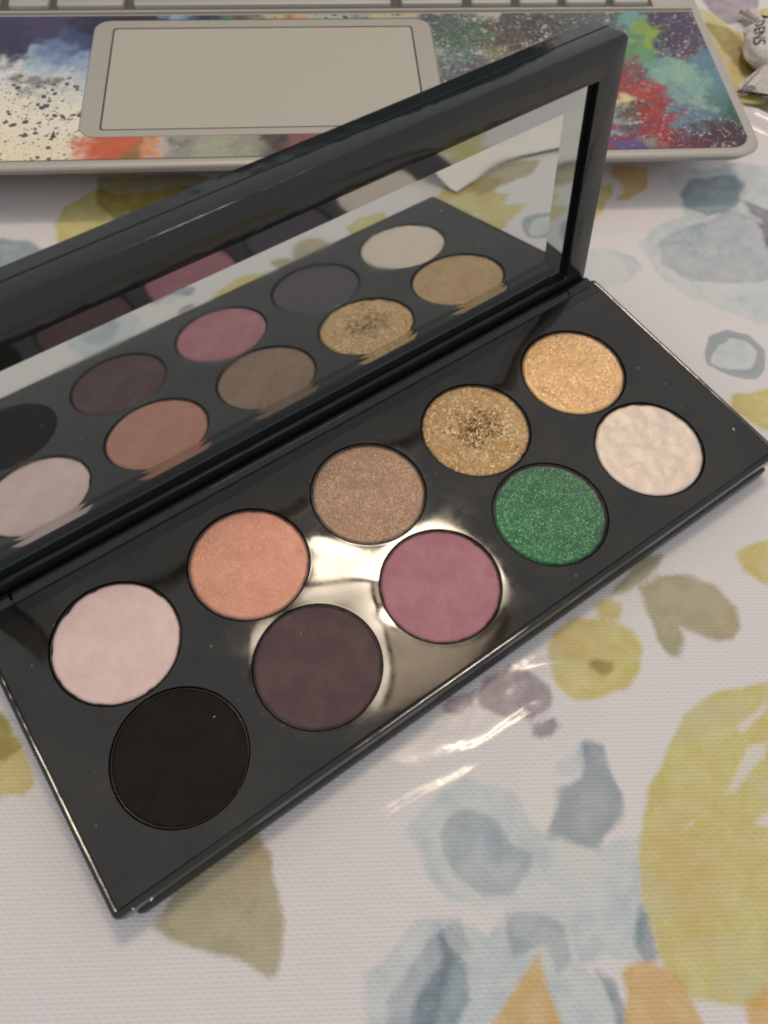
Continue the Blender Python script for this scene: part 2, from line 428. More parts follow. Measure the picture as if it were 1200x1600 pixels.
pal = empty('makeup_palette', (64, 15, 0))
tag(pal, 'open black eyeshadow palette with ten round pans and a mirrored lid', 'makeup palette')
PM = Matrix.Translation((-64*MM, -15*MM, Z0*MM))      # children use the tray's own axes, top plate at 0

PX = [31.0*i for i in range(5)]; PY = [0.0, 27.1]
RH = 13.25
XL, XR, YF, YB = -22.5, 149.6, -18.5, 47.6

# tray shell with a raised lip round the plate, stepped below
bm = bmesh.new()
prof = [(0.0,-8.0,3.6),(1.0,-8.9,3.0)]
o0 = lambda i, z: [(p[0], p[1], z) for p in rrect(XL+i, XR-i, YF+i, YB-i, max(1.2-i*0.5, 0.4), 4)]
loft(bm, [o0(0.9,-5.6), o0(0.9,-5.2), o0(0.05,-5.0), o0(0,-4.6), o0(0,-0.7), o0(0.15,-0.25), o0(0.5,0.0), o0(1.0,-0.02), o0(1.35,-0.25), o0(1.4,-0.9)], cap1=False)
bm_obj('tray', bm, black.m, pal, True, PM)
bm = bmesh.new()
o1 = lambda i, z: [(p[0], p[1], z) for p in rrect(XL+2.6+i, XR-1.2-i, YF-0.6+i, YB-i, 1.2, 4)]
loft(bm, [o1(0.5,-9.0), o1(0,-8.6), o1(0,-6.3), o1(0.35,-5.8), o1(1.2,-5.62)])
bm_obj('tray_foot', bm, black.m, pal, True, PM)

# plate with ten round holes; the moulded sheet dips a little towards each hole
def plate_z(x, y):
    z = 0.0
    for i, px in enumerate(PX):
        for j, py in enumerate(PY):
            d = math.hypot(x-px, y-py) - RH
            if d < 14: z -= 0.065*math.exp(-max(d, 0)/2.2)
    z += 0.10*math.sin(x*0.11+1.0)*math.sin(y*0.14+0.5)
    # tension ripples between the middle pans
    g = math.exp(-(((x-46)/22)**2 + ((y-8)/17)**2))
    z += 0.045*g*math.sin(0.34*(x-46) - 0.16*(y-8)) + 0.045*g*math.sin(0.45*(y-8)+0.2*(x-46))
    return z
def plate_n(x, y):
    e = 0.05
    return Vector((-(plate_z(x+e,y)-plate_z(x-e,y))/(2*e), -(plate_z(x,y+e)-plate_z(x,y-e))/(2*e), 1)).normalized()
XI0, XI1, YI0, YI1 = XL+1.4, XR-1.4, YF+1.4, YB-4.3
pts = []; edges = []; 
def add_loop(L_):
    s0 = len(pts); pts.extend(L_); n = len(L_)
    edges.extend([(s0+i, s0+(i+1) % n) for i in range(n)])
nxp = 115; nyp = 40
add_loop([(XI0+(XI1-XI0)*i/nxp, YI0) for i in range(nxp)] + [(XI1, YI0+(YI1-YI0)*i/nyp) for i in range(nyp)] + [(XI1-(XI1-XI0)*i/nxp, YI1) for i in range(nxp)] + [(XI0, YI1-(YI1-YI0)*i/nyp) for i in range(nyp)])
NS = 84
for px in PX:
    for py in PY:
        add_loop([(px+RH*math.cos(2*math.pi*k/NS), py+RH*math.sin(2*math.pi*k/NS)) for k in range(NS)])
for px in PX:
    for py in PY:
        for r_, off in ((RH+0.35,0),(RH+0.8,.5)):
            for k in range(NS):
                t = 2*math.pi*(k+off)/NS; x, y = px+r_*math.cos(t), py+r_*math.sin(t)
                if all(math.hypot(x-a_, y-b_) > RH+0.3 for a_ in PX for b_ in PY) and YI0+0.3 < y < YI1-0.3: pts.append((x, y))
x = XI0+1.2
while x < XI1-0.8:
    y = YI0+1.1
    while y < YI1-0.8:
        if all(math.hypot(x-a_, y-b_) > RH+1.3 for a_ in PX for b_ in PY): pts.append((x, y))
        y += 1.15
    x += 1.15
vo, eo, fo, *_ = delaunay_2d_cdt([Vector(p) for p in pts], edges, [], 0, 1e-5)
pv = [(p.x, p.y, 0) for p in vo]
pf = []
for f in fo:
    cx = sum(vo[i].x for i in f)/len(f); cy = sum(vo[i].y for i in f)/len(f)
    if cx < XI0 or cx > XI1 or cy < YI0 or cy > YI1: continue
    if any(math.hypot(cx-a_, cy-b_) < RH-0.01 for a_ in PX for b_ in PY): continue
    a_, b_, c_ = (vo[i] for i in f[:3])
    if (b_-a_).cross(c_-a_) < 0: f = list(reversed(f))
    pf.append(list(f))
nv = [plate_n(p[0], p[1]) for p in pv]
pv = [(p[0], p[1], plate_z(p[0], p[1])-0.12) for p in pv]
# walls of the holes and a little rolled edge
for px in PX:
    for py in PY:
        prev = None; rings = []
        for r_, dz, nvv in ((RH, 0, 0.0), (RH-0.12, -0.05, 0.5), (RH-0.2, -0.2, 0.95), (RH-0.2, -2.6, 1.0)):
            s0 = len(pv)
            for k in range(NS):
                t = 2*math.pi*k/NS; c, s_ = math.cos(t), math.sin(t)
                pv.append((px+r_*c, py+r_*s_, plate_z(px+RH*c, py+RH*s_)-0.12+dz))
                nv.append(Vector((-c*nvv, -s_*nvv, math.sqrt(max(0, 1-nvv*nvv)))))
            rings.append(s0)
        for s0, s1 in zip(rings, rings[1:]):
            for k in range(NS):
                k2 = (k+1) % NS; pf.append([s0+k, s0+k2, s1+k2, s1+k][::-1])
plate = me_obj('pan_plate', pv, pf, smooth_black.m, pal, True, PM)
used = set(i for f in plate.data.polygons for i in f.vertices)
plate.data.normals_split_custom_set_from_vertices([tuple(n) for n in nv])

# pans and their pressed powders
def powder_mat(name, c0, c1, rough=0.85, metal=0.0, grain=0.05, flakes=0.0, fl_scale=5.0, fl_col=None, alt=None, spec=0.3, blotch=0.3, fl_amt=0.3, foil=None, dent=0):
    a = N(name); v = a.co()
    n1 = a.noise(v, 0.16, 4, 0.6).outputs[0]; n2 = a.noise(v, 2.6, 4, 0.75).outputs[0]
    f = a.math('MULTIPLY_ADD', a.ramp(n1, 0.3, 0.7), blotch, a.math('MULTIPLY', a.ramp(n2, 0.25, 0.75), 1-blotch), clamp=True)
    c = a.mix(f, c0, c1)
    if foil:                                     # crinkled foil: darker crushed patches towards the middle
        vl = a.n('ShaderNodeVectorMath', operation='LENGTH'); a.set(vl, 0, v)
        k1 = a.noise(v, 0.9, 6, 0.75, 0.8).outputs[0]
        cr_ = a.ramp(a.math('ADD', k1, a.ramp(vl.outputs['Value'], 0, 10, 0.12, -0.05)), 0.50, 0.64)
        c = a.mix(cr_, c, foil)
    fine = a.noise(v, 1.1 if foil else 5.5, 6 if foil else 3, 0.75, 1.2 if foil else 0).outputs[0]
    nb = a.bump(a.math('MULTIPLY_ADD', n2, 1.2, fine), grain, 1.0)
    if dent: nb = a.bump(a.noise(v, 0.42, 2, 0.5, 0.4).outputs[0], dent, 1.0, nb)
    if flakes > 0:
        vo_ = a.vor(v, fl_scale); 
        sub = a.n('ShaderNodeVectorMath', operation='SUBTRACT'); a.set(sub, 0, vo_.outputs['Color']); a.set(sub, 1, (0.5,0.5,0.5))
        scl = a.n('ShaderNodeVectorMath', operation='SCALE'); a.set(scl, 0, sub.outputs[0]); a.set(scl, 'Scale', flakes)
        ad = a.n('ShaderNodeVectorMath', operation='ADD'); a.set(ad, 0, nb); a.set(ad, 1, scl.outputs[0])
        nr = a.n('ShaderNodeVectorMath', operation='NORMALIZE'); a.set(nr, 0, ad.outputs[0]); nb2 = nr.outputs[0]
        if fl_col is not None:
            sc_ = a.n('ShaderNodeSeparateColor'); a.set(sc_, 0, vo_.outputs['Color'])
            pick = a.ramp(sc_.outputs[2], 1-fl_amt, 1-fl_amt+0.05)
            c = a.mix(pick, c, fl_col)
            a.p(Metallic=a.math('MULTIPLY_ADD', pick, min(1, metal+0.5)-metal, metal, clamp=True))
        else: a.p(Metallic=metal)
        nb = nb2
    else: a.p(Metallic=metal)
    if alt is not None:
        lw = a.n('ShaderNodeLayerWeight'); a.set(lw, 'Blend', 0.5)
        c = a.mix(a.ramp(lw.outputs['Facing'], 0.03, 0.45), c, alt)
    a.p(Base_Color=c, Roughness=rough, Specular_IOR_Level=spec, Normal=nb)
    return a.m
POW = {
 (0,1): ('pearly pale pink powder', powder_mat('powder_pale_pink', srgb(216,184,180), srgb(242,216,210), 0.5, 0.1, 0.03, 0.10, 7, blotch=.4)),
 (1,1): ('shimmering peach copper powder', powder_mat('powder_peach', srgb(184,128,110), srgb(208,156,136), 0.42, 0.4, 0.03, 0.26, 8, srgb(224,172,148), blotch=.45, fl_amt=.10)),
 (2,1): ('shimmering taupe powder', powder_mat('powder_taupe', srgb(134,106,90), srgb(172,142,122), 0.40, 0.4, 0.04, 0.34, 7, srgb(196,170,142), blotch=.4, fl_amt=.12)),
 (3,1): ('chunky gold glitter powder', powder_mat('powder_gold_glitter', srgb(232,168,104), srgb(255,218,160), 0.22, 0.65, 0.3, 0.6, 2.6, srgb(255,236,196), blotch=.35, fl_amt=.25, foil=srgb(140,92,52))),
 (4,1): ('pale gold foil powder', powder_mat('powder_gold', srgb(190,148,104), srgb(228,188,142), 0.32, 0.6, 0.05, 0.34, 6.0, srgb(250,224,176), blotch=.45, fl_amt=.12)),
 (0,0): ('matte black powder', powder_mat('powder_black', srgb(28,26,25), srgb(48,43,40), 0.95, 0, 0.05, spec=.1)),
 (1,0): ('matte plum brown powder', powder_mat('powder_plum', srgb(86,69,71), srgb(108,88,89), 0.9, 0, 0.04, spec=.15, blotch=.6)),
 (2,0): ('satin dusty mauve powder', powder_mat('powder_mauve', srgb(164,108,120), srgb(192,136,144), 0.6, 0.1, 0.03, 0.08, 7, blotch=.5)),
 (3,0): ('emerald green shimmer powder', powder_mat('powder_green', srgb(36,84,62), srgb(58,120,86), 0.38, 0.45, 0.04, 0.34, 6, srgb(116,184,116), alt=srgb(98,86,96), blotch=.4, fl_amt=.14)),
 (4,0): ('creamy white powder with dimpled surface', powder_mat('powder_white', srgb(226,206,190), srgb(242,224,210), 0.34, 0.25, 0.05, 0.08, 6, blotch=.4, dent=0.22)),
}
NP = 72
def pan_meshes():
    prof = [(12.95,-2.4),(12.95,-0.55),(12.88,-0.42),(12.76,-0.45),(12.74,-0.9)]
    vs, fs = [], []
    for r_, z in prof:
        vs += [(r_*math.cos(2*math.pi*k/NP), r_*math.sin(2*math.pi*k/NP), z) for k in range(NP)]
    for q in range(len(prof)-1):
        for k in range(NP):
            k2 = (k+1) % NP; fs.append((q*NP+k, q*NP+k2, (q+1)*NP+k2, (q+1)*NP+k))
    return vs, fs
pvs, pfs = pan_meshes()
pan_me = None
for (i, j), (lab, mt) in POW.items():
    loc = Matrix.Translation((-64*MM+PX[i]*MM, -15*MM+PY[j]*MM, Z0*MM))
    if pan_me is None:
        p = me_obj('pan', pvs, [f[::-1] for f in pfs], tin.m, pal, True, loc); pan_me = p.data
    else:
        p = bpy.data.objects.new('pan', pan_me); col.objects.link(p); p.parent = pal; p.matrix_local = loc
    p['label'] = 'round tin pan holding ' + lab
    # powder: polar grid with pressed edge, faint unevenness
    rough = {(3,1):0.30,(4,1):0.10,(4,0):0.34,(2,1):0.05,(0,1):0.03}.get((i,j), 0.02)
    if (i,j) == (4,0): sc_w = 2.6
    else: sc_w = 1.2
    vs, fs = [(0,0,0)], []
    radii = [1,2,3,4,5,6,7,8,9,10,11,11.6,12.0,12.3,12.5,12.62,12.68]
    for r_ in radii:
        for k in range(NP):
            t = 2*math.pi*k/NP; rr = r_
            if r_ > 12.2: rr = r_ - (0.22 if (i,j)==(0,1) else 0.12)*max(0, mnoise.noise(Vector((math.cos(t)*6+i*9, math.sin(t)*6+j*7, 0))))*2
            x, y = rr*math.cos(t), rr*math.sin(t)
            z = -0.32 + rough*mnoise.noise(Vector((x/sc_w+i*31, y/sc_w+j*17, 1.3))) + 0.02*mnoise.noise(Vector((x/5+i, y/5, 4)))
            e = max(0, r_-12.1)/0.58; z -= 0.32*e*e
            vs.append((x, y, z))
    vs[0] = (0, 0, -0.32)
    for k in range(NP): fs.append((0, 1+k, 1+(k+1) % NP))
    for q in range(len(radii)-1):
        for k in range(NP):
            k2 = (k+1) % NP; fs.append((1+q*NP+k, 1+(q+1)*NP+k, 1+(q+1)*NP+k2, 1+q*NP+k2))
    pw = me_obj('pressed_powder', vs, fs, mt, p, True)
    pw['label'] = lab

# hinge: ridge behind the plate and the barrel between tray and lid
bm = bmesh.new(); box(bm, XI0, XI1, YI1, YB-1.3, -1.6, -0.05); bm_obj('back_ledge', bm, black.m, pal, True, PM, bevel=0.3)
bm = bmesh.new(); n = 20
def cyl_x(bm, x0, x1, cy, cz, r):
    loft(bm, [[(x, cy + r*math.cos(2*math.pi*k/n), cz + r*math.sin(2*math.pi*k/n)) for k in range(n)] for x in (x0, x1)])
cyl_x(bm, -13, 139, 47.3, -0.3, 1.6); bm_obj('hinge_barrel', bm, black.m, pal, True, PM)
for xa, xb in ((-20.5,-13.6),(139.6,147)):
    bm = bmesh.new(); cyl_x(bm, xa, xb, 47.5, -0.5, 1.7); bm_obj('hinge_knuckle', bm, black.m, pal, True, PM)

# lid: local axes x along, y up the lid, z towards the viewer side; origin at glass plane
TH = math.radians(80.802); YL = 50.758
LM = PM @ (Matrix.Translation((0, YL*MM, 0)) @ Matrix.Rotation(TH, 4, 'X'))
lx0, lx1, lv0, lv1 = -21.3, 147.4, -3.6, 60.8
gx0, gx1, gv0, gv1 = -16.0, 140.6, 2.8, 53.0
FO = 1.6
lid = empty('lid'); lid.parent = pal; lid.matrix_local = LM
bm = bmesh.new()
n_ = 4
ro = lambda i, z, r=1.6: [(p[0], p[1], z) for p in rrect(lx0+i, lx1-i, lv0+i, lv1-i, r, n_)]
ri = lambda i, z, r=0.5: [(p[0], p[1], z) for p in rrect(gx0-i, gx1+i, gv0-i, gv1+i, r, n_)]
loft(bm, [ro(1.5,-7.6), ro(0.4,-7.5), ro(0,-7.0), ro(0,-3.6), ro(0.1,-3.5), ro(0.28,-3.45), ro(0.3,-3.3), ro(0.28,-3.15), ro(0.1,-3.1), ro(0,-3.0), ro(0,FO-0.5), ro(0.15,FO-0.12), ro(0.5,FO), ri(0.5,FO), ri(0.12,FO-0.1), ri(0,FO-0.4), ri(-0.1,-0.9)], cap1=False)
shell = bm_obj('lid_shell', bm, black.m, lid, True)
gl = N('silvered_mirror'); gl.p(Base_Color=(0.70,0.73,0.71,1), Metallic=1.0, Roughness=gl.ramp(gl.noise(gl.co(),0.05,5,0.6).outputs[0],0.4,0.8,0.03,0.09))
hz = gl.t  # thin dusty film over the glass
df = gl.n('ShaderNodeBsdfDiffuse'); gl.set(df,'Color',(0.62,0.68,0.66,1)); mx = gl.n('ShaderNodeMixShader'); gl.set(mx,0,0.035)
gl.t.links.new(gl.b.outputs[0], mx.inputs[1]); gl.t.links.new(df.outputs[0], mx.inputs[2]); gl.t.links.new(mx.outputs[0], gl.out.inputs[0])
G0x, G1x, G0v, G1v = -15.0, 138.3, 4.8, 53.6      # glass, with a black seat showing round it
bm = bmesh.new(); ring(bm, [(gx0-0.4,gv0-0.4),(gx1+0.4,gv0-0.4),(gx1+0.4,gv1+0.4),(gx0-0.4,gv1+0.4)], [(G0x+0.3,G0v+0.3),(G1x-0.3,G0v+0.3),(G1x-0.3,gv1-0.1),(G0x+0.3,gv1-0.1)], -1.6, -0.45)
bm_obj('mirror_seat', bm, black.m, lid)
BW = 5.4
T = lambda deg: math.tan(math.radians(deg))
def rect(i, z, b=None): 
    b = i if b is None else b
    return [(G0x+i, G0v+b, z), (G1x-i, G0v+b, z), (G1x-i, G1v-i, z), (G0x+i, G1v-i, z)]
BB = 6.2                                            # the lower bevel is wider
me_obj('mirror', rect(BW, 0, BB), [(0,1,2,3)], gl.m, lid)
vs = []; fs = []
def levels(k, L_):
    for (i0, b0, z0), (i1, b1, z1) in zip(L_, L_[1:]):
        A_, B_ = rect(i0, z0, b0), rect(i1, z1, b1); k2 = (k+1) % 4
        s_ = len(vs); vs.extend([B_[k], B_[k2], A_[k2], A_[k]]); fs.append((s_, s_+1, s_+2, s_+3))
ztop = BW*T(6.4)
for k in (1, 2, 3): levels(k, [(BW,BB,0),(0,0,ztop)])
za = 1.4*T(1.5); zb = za + 1.4*T(4.1)
levels(0, [(BW,BB,0),(BW-1.2,BB-1.4,za),(BW-2.4,BB-2.8,zb),(0,0,zb-3.4*T(0.8))])
gb = N('silvered_mirror_edge'); gb.p(Base_Color=(0.50,0.54,0.54,1), Metallic=1.0, Roughness=0.07)
me_obj('mirror_bevel', vs, fs, gb.m, lid)

# crumbs of powder and lint lying on the plate
cr = N('powder_crumb'); cr.p(Base_Color=(0.75,0.68,0.58,1), Roughness=0.7)
bm = bmesh.new()
spots = [(1146,671,.28),(237,1405,.25),(208,1420,.18),(997,575,.14),(945,560,.16),(262,952,.12),(50,1040,.1),(990,950,.12),(335,1120,.12),(120,1330,.1),(150,1290,.08),(1040,600,.1),(330,1010,.12),(470,990,.1),(900,900,.1)]
for px, py, r_ in spots:
    p = on_plane(px, py, Z0)
    mt_ = Matrix.Translation((p[0], p[1], Z0+r_*0.3)) @ Matrix.Rotation(random.random()*3, 4, 'Z') @ Matrix.Diagonal((r_*1.6, r_*0.8, r_*0.5, 1))
    bmesh.ops.create_icosphere(bm, subdivisions=1, radius=1, matrix=mt_)
for _ in range(170):
    i = random.choice(PX); j = random.choice(PY); t = random.random()*6.28; rr = 13.3+random.random()**3*3.5
    x, y = i+rr*math.cos(t), j+rr*math.sin(t)
    if y > 40: continue
    r_ = 0.02+0.06*random.random()**2
    bmesh.ops.create_icosphere(bm, subdivisions=1, radius=r_, matrix=Matrix.Translation((x, y, Z0-0.15)))
tag(bm_obj('powder_crumbs', bm, cr.m), 'tiny pale powder crumbs scattered on the black tray', 'crumbs', kind='stuff')

# ------------------------------------------------------------------ laptop (own axes: x along the front edge, y to the back)
ang = math.radians(-30.6)
ZL = 14.5
LAP = Matrix.Rotation(ang, 4, 'Z')
lap = empty('laptop', mtx=LAP @ Matrix.Translation((20*MM, 162.5*MM, 0)))
tag(lap, 'silver laptop with a paint splattered palm rest skin behind the palette', 'laptop')
LP = Matrix.Translation((-20*MM, -162.5*MM, 0))
al = N('warm_silver_aluminium'); va = al.co()
al.p(Base_Color=al.mix(al.noise(va, 4, 3, 0.8).outputs[0], srgb(178,172,164), srgb(192,186,178)), Metallic=0.35, Roughness=0.48, Normal=al.bump(al.noise(va, 8, 2, 0.8).outputs[0], 0.01, 0.6))
al2 = N('silver_trackpad_paint'); va = al2.co()
al2.p(Base_Color=al2.mix(al2.noise(va, 3, 4, 0.85).outputs[0], srgb(180,174,164), srgb(194,188,178)), Metallic=0.15, Roughness=0.55)
bx0, bx1, by0, by1 = -150, 162.8, 158.2, 378
rr = lambda i, z, r=7.5: [(p[0], p[1], z) for p in rrect(bx0+i, bx1-i, by0+i, by1-i, max(r-i*0.6, 1), 10)]
bm = bmesh.new()
loft(bm, [rr(20,1.2), rr(14,3), rr(8,6.5), rr(4.6,9.0), rr(2.4,10.6), rr(1.5,11.6), rr(0.75,12.6), rr(0.1,13.45), rr(0,13.65), rr(0.05,13.85), rr(0.35,14.25), rr(0.9,14.46), rr(1.6,14.5), rr(2.6,14.45)])
bm_obj('base_case', bm, al.m, lap, True, LP)
rb = N('dark_rubber'); rb.p(Base_Color=(0.02,0.02,0.02,1), Roughness=0.8)
for x, y in ((-110,190),(130,195),(-110,350),(130,350)):
    bm = bmesh.new(); loft(bm, [[(x+5*math.cos(t*0.5236), y+5*math.sin(t*0.5236), z) for t in range(12)] for z in (-0.05, 2.5)])
    bm_obj('rubber_foot', bm, rb.m, lap, True, LP)
# printed skin
gx_, gy_ = np.arange(bx0+3.4, bx1-3.2, 0.9), np.arange(by0+3.0, 229.6, 0.9)
skx, sky = np.meshgrid(gx_, gy_, indexing='ij')
def LPT(px, py):
    p = on_plane(px, py, ZL); return p[0]*0.8607+p[1]*-0.5090, p[0]*0.5090+p[1]*0.8607
ART = [ # px, py, colour, weight radius, speck kind (-1 dark specks, +1 light specks)
 (20,60,(66,62,92),1,-.3),(70,40,(78,72,104),1,-.2),(140,45,(58,54,78),1,0),(240,30,(62,56,70),1,0),(20,85,(52,50,78),1,0),(90,80,(118,140,176),1,-.2),(120,62,(74,82,120),1,0),(120,100,(150,172,196),1,-.4),(60,95,(170,190,206),1,-.2),
 (30,110,(226,224,222),1,-.8),(100,120,(200,208,214),1,-.6),(20,150,(234,226,208),1,-1),(80,150,(214,214,208),1,-1),(30,190,(238,228,206),1,-1),(90,190,(236,228,212),1,-1),(30,235,(236,224,196),1,-.8),(95,235,(236,224,200),1,-.8),(50,130,(110,120,124),.45,-.8),(75,135,(96,84,78),.4,-.8),
 (135,243,(214,112,84),.6,0),(165,235,(200,96,66),.7,0),(190,228,(206,104,70),.6,-.2),(215,240,(138,110,70),.6,0),(240,235,(220,150,100),.6,0),(262,232,(196,182,180),.6,0),(275,240,(160,150,158),.4,-.6),(283,235,(56,58,52),.35,0),(300,235,(150,152,138),.7,0),(340,232,(168,170,150),.8,0),(380,228,(150,150,136),.7,0),(415,222,(88,80,80),.6,0),(440,222,(70,62,66),.6,0),(465,215,(140,92,86),.6,.3),
 (284,25,(140,170,200),.5,0),(320,25,(60,60,80),.6,0),(352,22,(90,130,100),.5,-.3),(375,22,(110,80,90),.5,0),(400,20,(130,120,100),.5,-.7),(430,20,(190,184,150),.5,-.7),(452,20,(180,80,86),.4,0),(480,20,(200,170,140),.6,0),(520,18,(170,180,170),.6,-.8),(560,18,(130,150,150),.6,-.8),(610,18,(190,180,150),.6,-.8),(640,20,(190,170,150),.6,-.6),
 (670,22,(90,94,104),.7,1),(700,35,(100,110,112),.8,1),(740,20,(130,150,120),.6,.8),(765,18,(200,190,180),.5,0),(700,70,(96,120,104),.8,1),(730,60,(90,120,100),.7,1),(690,90,(150,170,160),.6,.5),(740,80,(110,130,130),.7,1),(785,60,(100,90,84),.6,1),(775,80,(140,140,110),.5,1),(800,25,(84,90,92),.8,1),(840,40,(80,84,84),.9,1),(830,80,(120,120,110),.8,1),(880,25,(90,100,100),.8,1),(700,110,(110,120,124),.8,1),(930,20,(96,104,104),.8,1),(730,120,(100,100,110),.8,1),
 (985,25,(110,160,160),.5,.2),(1000,45,(130,160,80),.5,.3),(1012,60,(146,172,70),.6,.2),(990,75,(100,150,90),.6,.3),(1000,90,(110,150,110),.5,.3),(975,60,(90,130,120),.5,.4),
 (1040,25,(70,62,92),.8,.7),(1070,40,(78,66,92),.8,.8),(1050,60,(60,54,72),.8,.9),(1080,70,(88,72,96),.7,.8),(1060,80,(100,70,96),.6,.8),(1040,75,(64,62,92),.6,.8),(1095,60,(76,86,120),.5,.5),
 (1020,100,(110,160,160),.8,.3),(1050,110,(146,178,158),.8,.3),(1080,120,(130,170,160),.8,.3),(1060,140,(120,164,160),.8,.3),(1100,100,(96,130,150),.6,.4),(1110,130,(92,130,140),.7,.4),(1090,155,(150,178,160),.7,.2),(1120,160,(80,120,120),.7,.3),(1075,180,(96,130,150),.7,.5),(1100,178,(84,120,130),.7,.3),(1070,195,(110,140,166),.6,.6),
 (980,105,(130,76,80),.6,.6),(1000,115,(120,70,84),.6,.6),(975,135,(160,66,62),.7,.6),(1005,150,(176,52,52),.8,.5),(1035,160,(150,52,58),.7,.5),(1050,150,(130,84,96),.5,.5),(1030,185,(168,46,48),.8,.5),(1025,210,(160,46,50),.8,.7),(1000,215,(140,46,56),.6,.9),(1060,205,(120,46,58),.7,.9),
 (968,162,(216,204,160),.5,0),(975,180,(120,112,100),.6,.7),(995,175,(96,84,76),.6,1),(985,195,(84,88,104),.6,1),(962,190,(150,160,170),.5,.3),(1000,226,(60,84,140),.4,.3),(975,222,(66,90,150),.4,.2),(1010,222,(140,170,150),.3,.2),(965,215,(150,52,60),.5,.3),
 (1100,205,(84,48,62),.8,1),(1140,200,(70,48,62),.8,1),(1120,220,(88,46,60),.9,1),(1085,225,(110,48,62),.8,1),(1130,185,(60,70,76),.6,.8),(1145,178,(50,90,84),.5,.5),(1150,215,(70,46,60),.8,1),
]
ax_ = np.array([LPT(a_[0], a_[1]) for a_ in ART])
wxk = skx + 6*(vnoise(skx+700, sky+700, 7, 201)-0.5) + 6*(vnoise(skx+700, sky+700, 2.6, 202)-0.5) + 4*(vnoise(skx+700, sky+700, 1.3, 205)-0.5)
wyk = sky + 6*(vnoise(skx+700, sky+700, 7, 203)-0.5) + 6*(vnoise(skx+700, sky+700, 2.6, 204)-0.5) + 4*(vnoise(skx+700, sky+700, 1.3, 206)-0.5)
acc = np.zeros(skx.shape+(4,)); wsum = np.zeros(skx.shape)
dmin = None
D2 = np.stack([((wxk-p[0])**2+(wyk-p[1])**2)/a_[3]**1.5 for p, a_ in zip(ax_, ART)], 0)
D2m = D2.min(0)
for k, a_ in enumerate(ART):
    wt = np.exp(-(np.sqrt(D2[k]+1)-np.sqrt(D2m+1))*0.55)
    cl_ = srgb(*a_[2])[:3]
    acc += wt[..., None]*np.array([*cl_, a_[4]]); wsum += wt
acc /= wsum[..., None]
def in_rr(x, y, x0, x1, y0, y1, r):
    cx = np.clip(x, x0+r, x1-r); cy = np.clip(y, y0+r, y1-r); return np.hypot(x-cx, y-cy) <= r
# cut the skin sheet round the trackpad and at its own rounded front corner
TP = (-34.9, 70.9, 170.3, 226.4)
nX, nY = skx.shape; vs = []; fs = []
def snap(x, y):
    cx = min(max(x, TP[0]+5), TP[1]-5); cy = min(max(y, TP[2]+5), TP[3]-5); d = math.hypot(x-cx, y-cy)
    if (x < TP[0]+5 or x > TP[1]-5 or y < TP[2]+5 or y > TP[3]-5):
        if d < 1e-6: return x, y
        if 5 - 0.95 < d: 
            if abs(d-5) < 0.95: return cx+(x-cx)*5/d, cy+(y-cy)*5/d
    return x, y
for i in range(nX):
    for j in range(nY):
        x, y = float(skx[i,j]), float(sky[i,j])
        ex, ey = bx1-3.2, by0+3.0
        if x > ex-6 and y < ey+6:
            dx, dy = x-(ex-6), (ey+6)-y; d = math.hypot(dx, dy)
            if d > 6: x, y = ex-6+dx*6/d, ey+6-dy*6/d
        x, y = snap(x, y)
        vs.append((x, y, ZL+0.16))
for i in range(nX-1):
    for j in range(nY-1):
        q = [i*nY+j, (i+1)*nY+j, (i+1)*nY+j+1, i*nY+j+1]
        cx = sum(vs[k][0] for k in q)/4; cy = sum(vs[k][1] for k in q)/4
        px_ = min(max(cx, TP[0]+5), TP[1]-5); py_ = min(max(cy, TP[2]+5), TP[3]-5)
        if math.hypot(cx-px_, cy-py_) < 4.95: continue
        fs.append(q)
sk = N('paint_splatter_vinyl'); vs_ = sk.co()
an = sk.n('ShaderNodeAttribute', attribute_name='paint')
c = an.outputs['Color']; kd = sk.n('ShaderNodeAttribute', attribute_name='speck').outputs['Fac']
wn = sk.noise(vs_, 0.55, 5, 0.7, 0.8); w2 = sk.noise(vs_, 1.3, 5, 0.8, 0.6)
wc = sk.mix(0.35, c, wn.outputs['Color'], 'OVERLAY')
w3 = sk.n('ShaderNodeCombineColor'); [sk.set(w3, i_, sk.ramp(w2.outputs[0], 0.32, 0.68, 0.12, 0.88)) for i_ in range(3)]
wc = sk.mix(sk.ramp(kd, 0.1, 0.9, 0.15, 0.75), wc, w3.outputs[0], 'OVERLAY')
st = sk.noise(sk.co(1000, 0.6, 0.5, 1.6), 0.9, 4, 0.6, 1.5).outputs[0]
s1 = sk.noise(vs_, 0.75, 5, 0.75, 0.5).outputs[0]
jv = sk.n('ShaderNodeVectorMath', operation='MULTIPLY_ADD'); sk.set(jv, 0, sk.noise(vs_, 1.2, 2).outputs['Color']); sk.set(jv, 1, (0.9,0.9,0.0)); sk.set(jv, 2, vs_)
dots = sk.vor(jv.outputs[0], 0.42); dots2 = sk.vor(jv.outputs[0], 1.0)
dm = sk.math('MAXIMUM', sk.math('LESS_THAN', dots.outputs['Distance'], sk.math('MULTIPLY_ADD', sk.noise(vs_, 0.22, 2).outputs[0], 1.3, -0.42)), sk.math('LESS_THAN', dots2.outputs['Distance'], sk.math('MULTIPLY_ADD', sk.noise(vs_, 0.3, 2).outputs[0], 1.1, -0.36)))
dark = sk.math('MULTIPLY', sk.ramp(kd, -0.25, -0.9), sk.math('MAXIMUM', dm, sk.ramp(s1, 0.60, 0.66)), clamp=True)
wc = sk.mix(dark, wc, sk.mix(wn.outputs[0], srgb(96,72,70), srgb(80,90,104)))
lt = sk.math('MULTIPLY', sk.ramp(kd, 0.15, 0.9), sk.math('MAXIMUM', sk.ramp(st, 0.60, 0.66), sk.math('MULTIPLY', dm, sk.ramp(s1, 0.45, 0.5))), clamp=True)
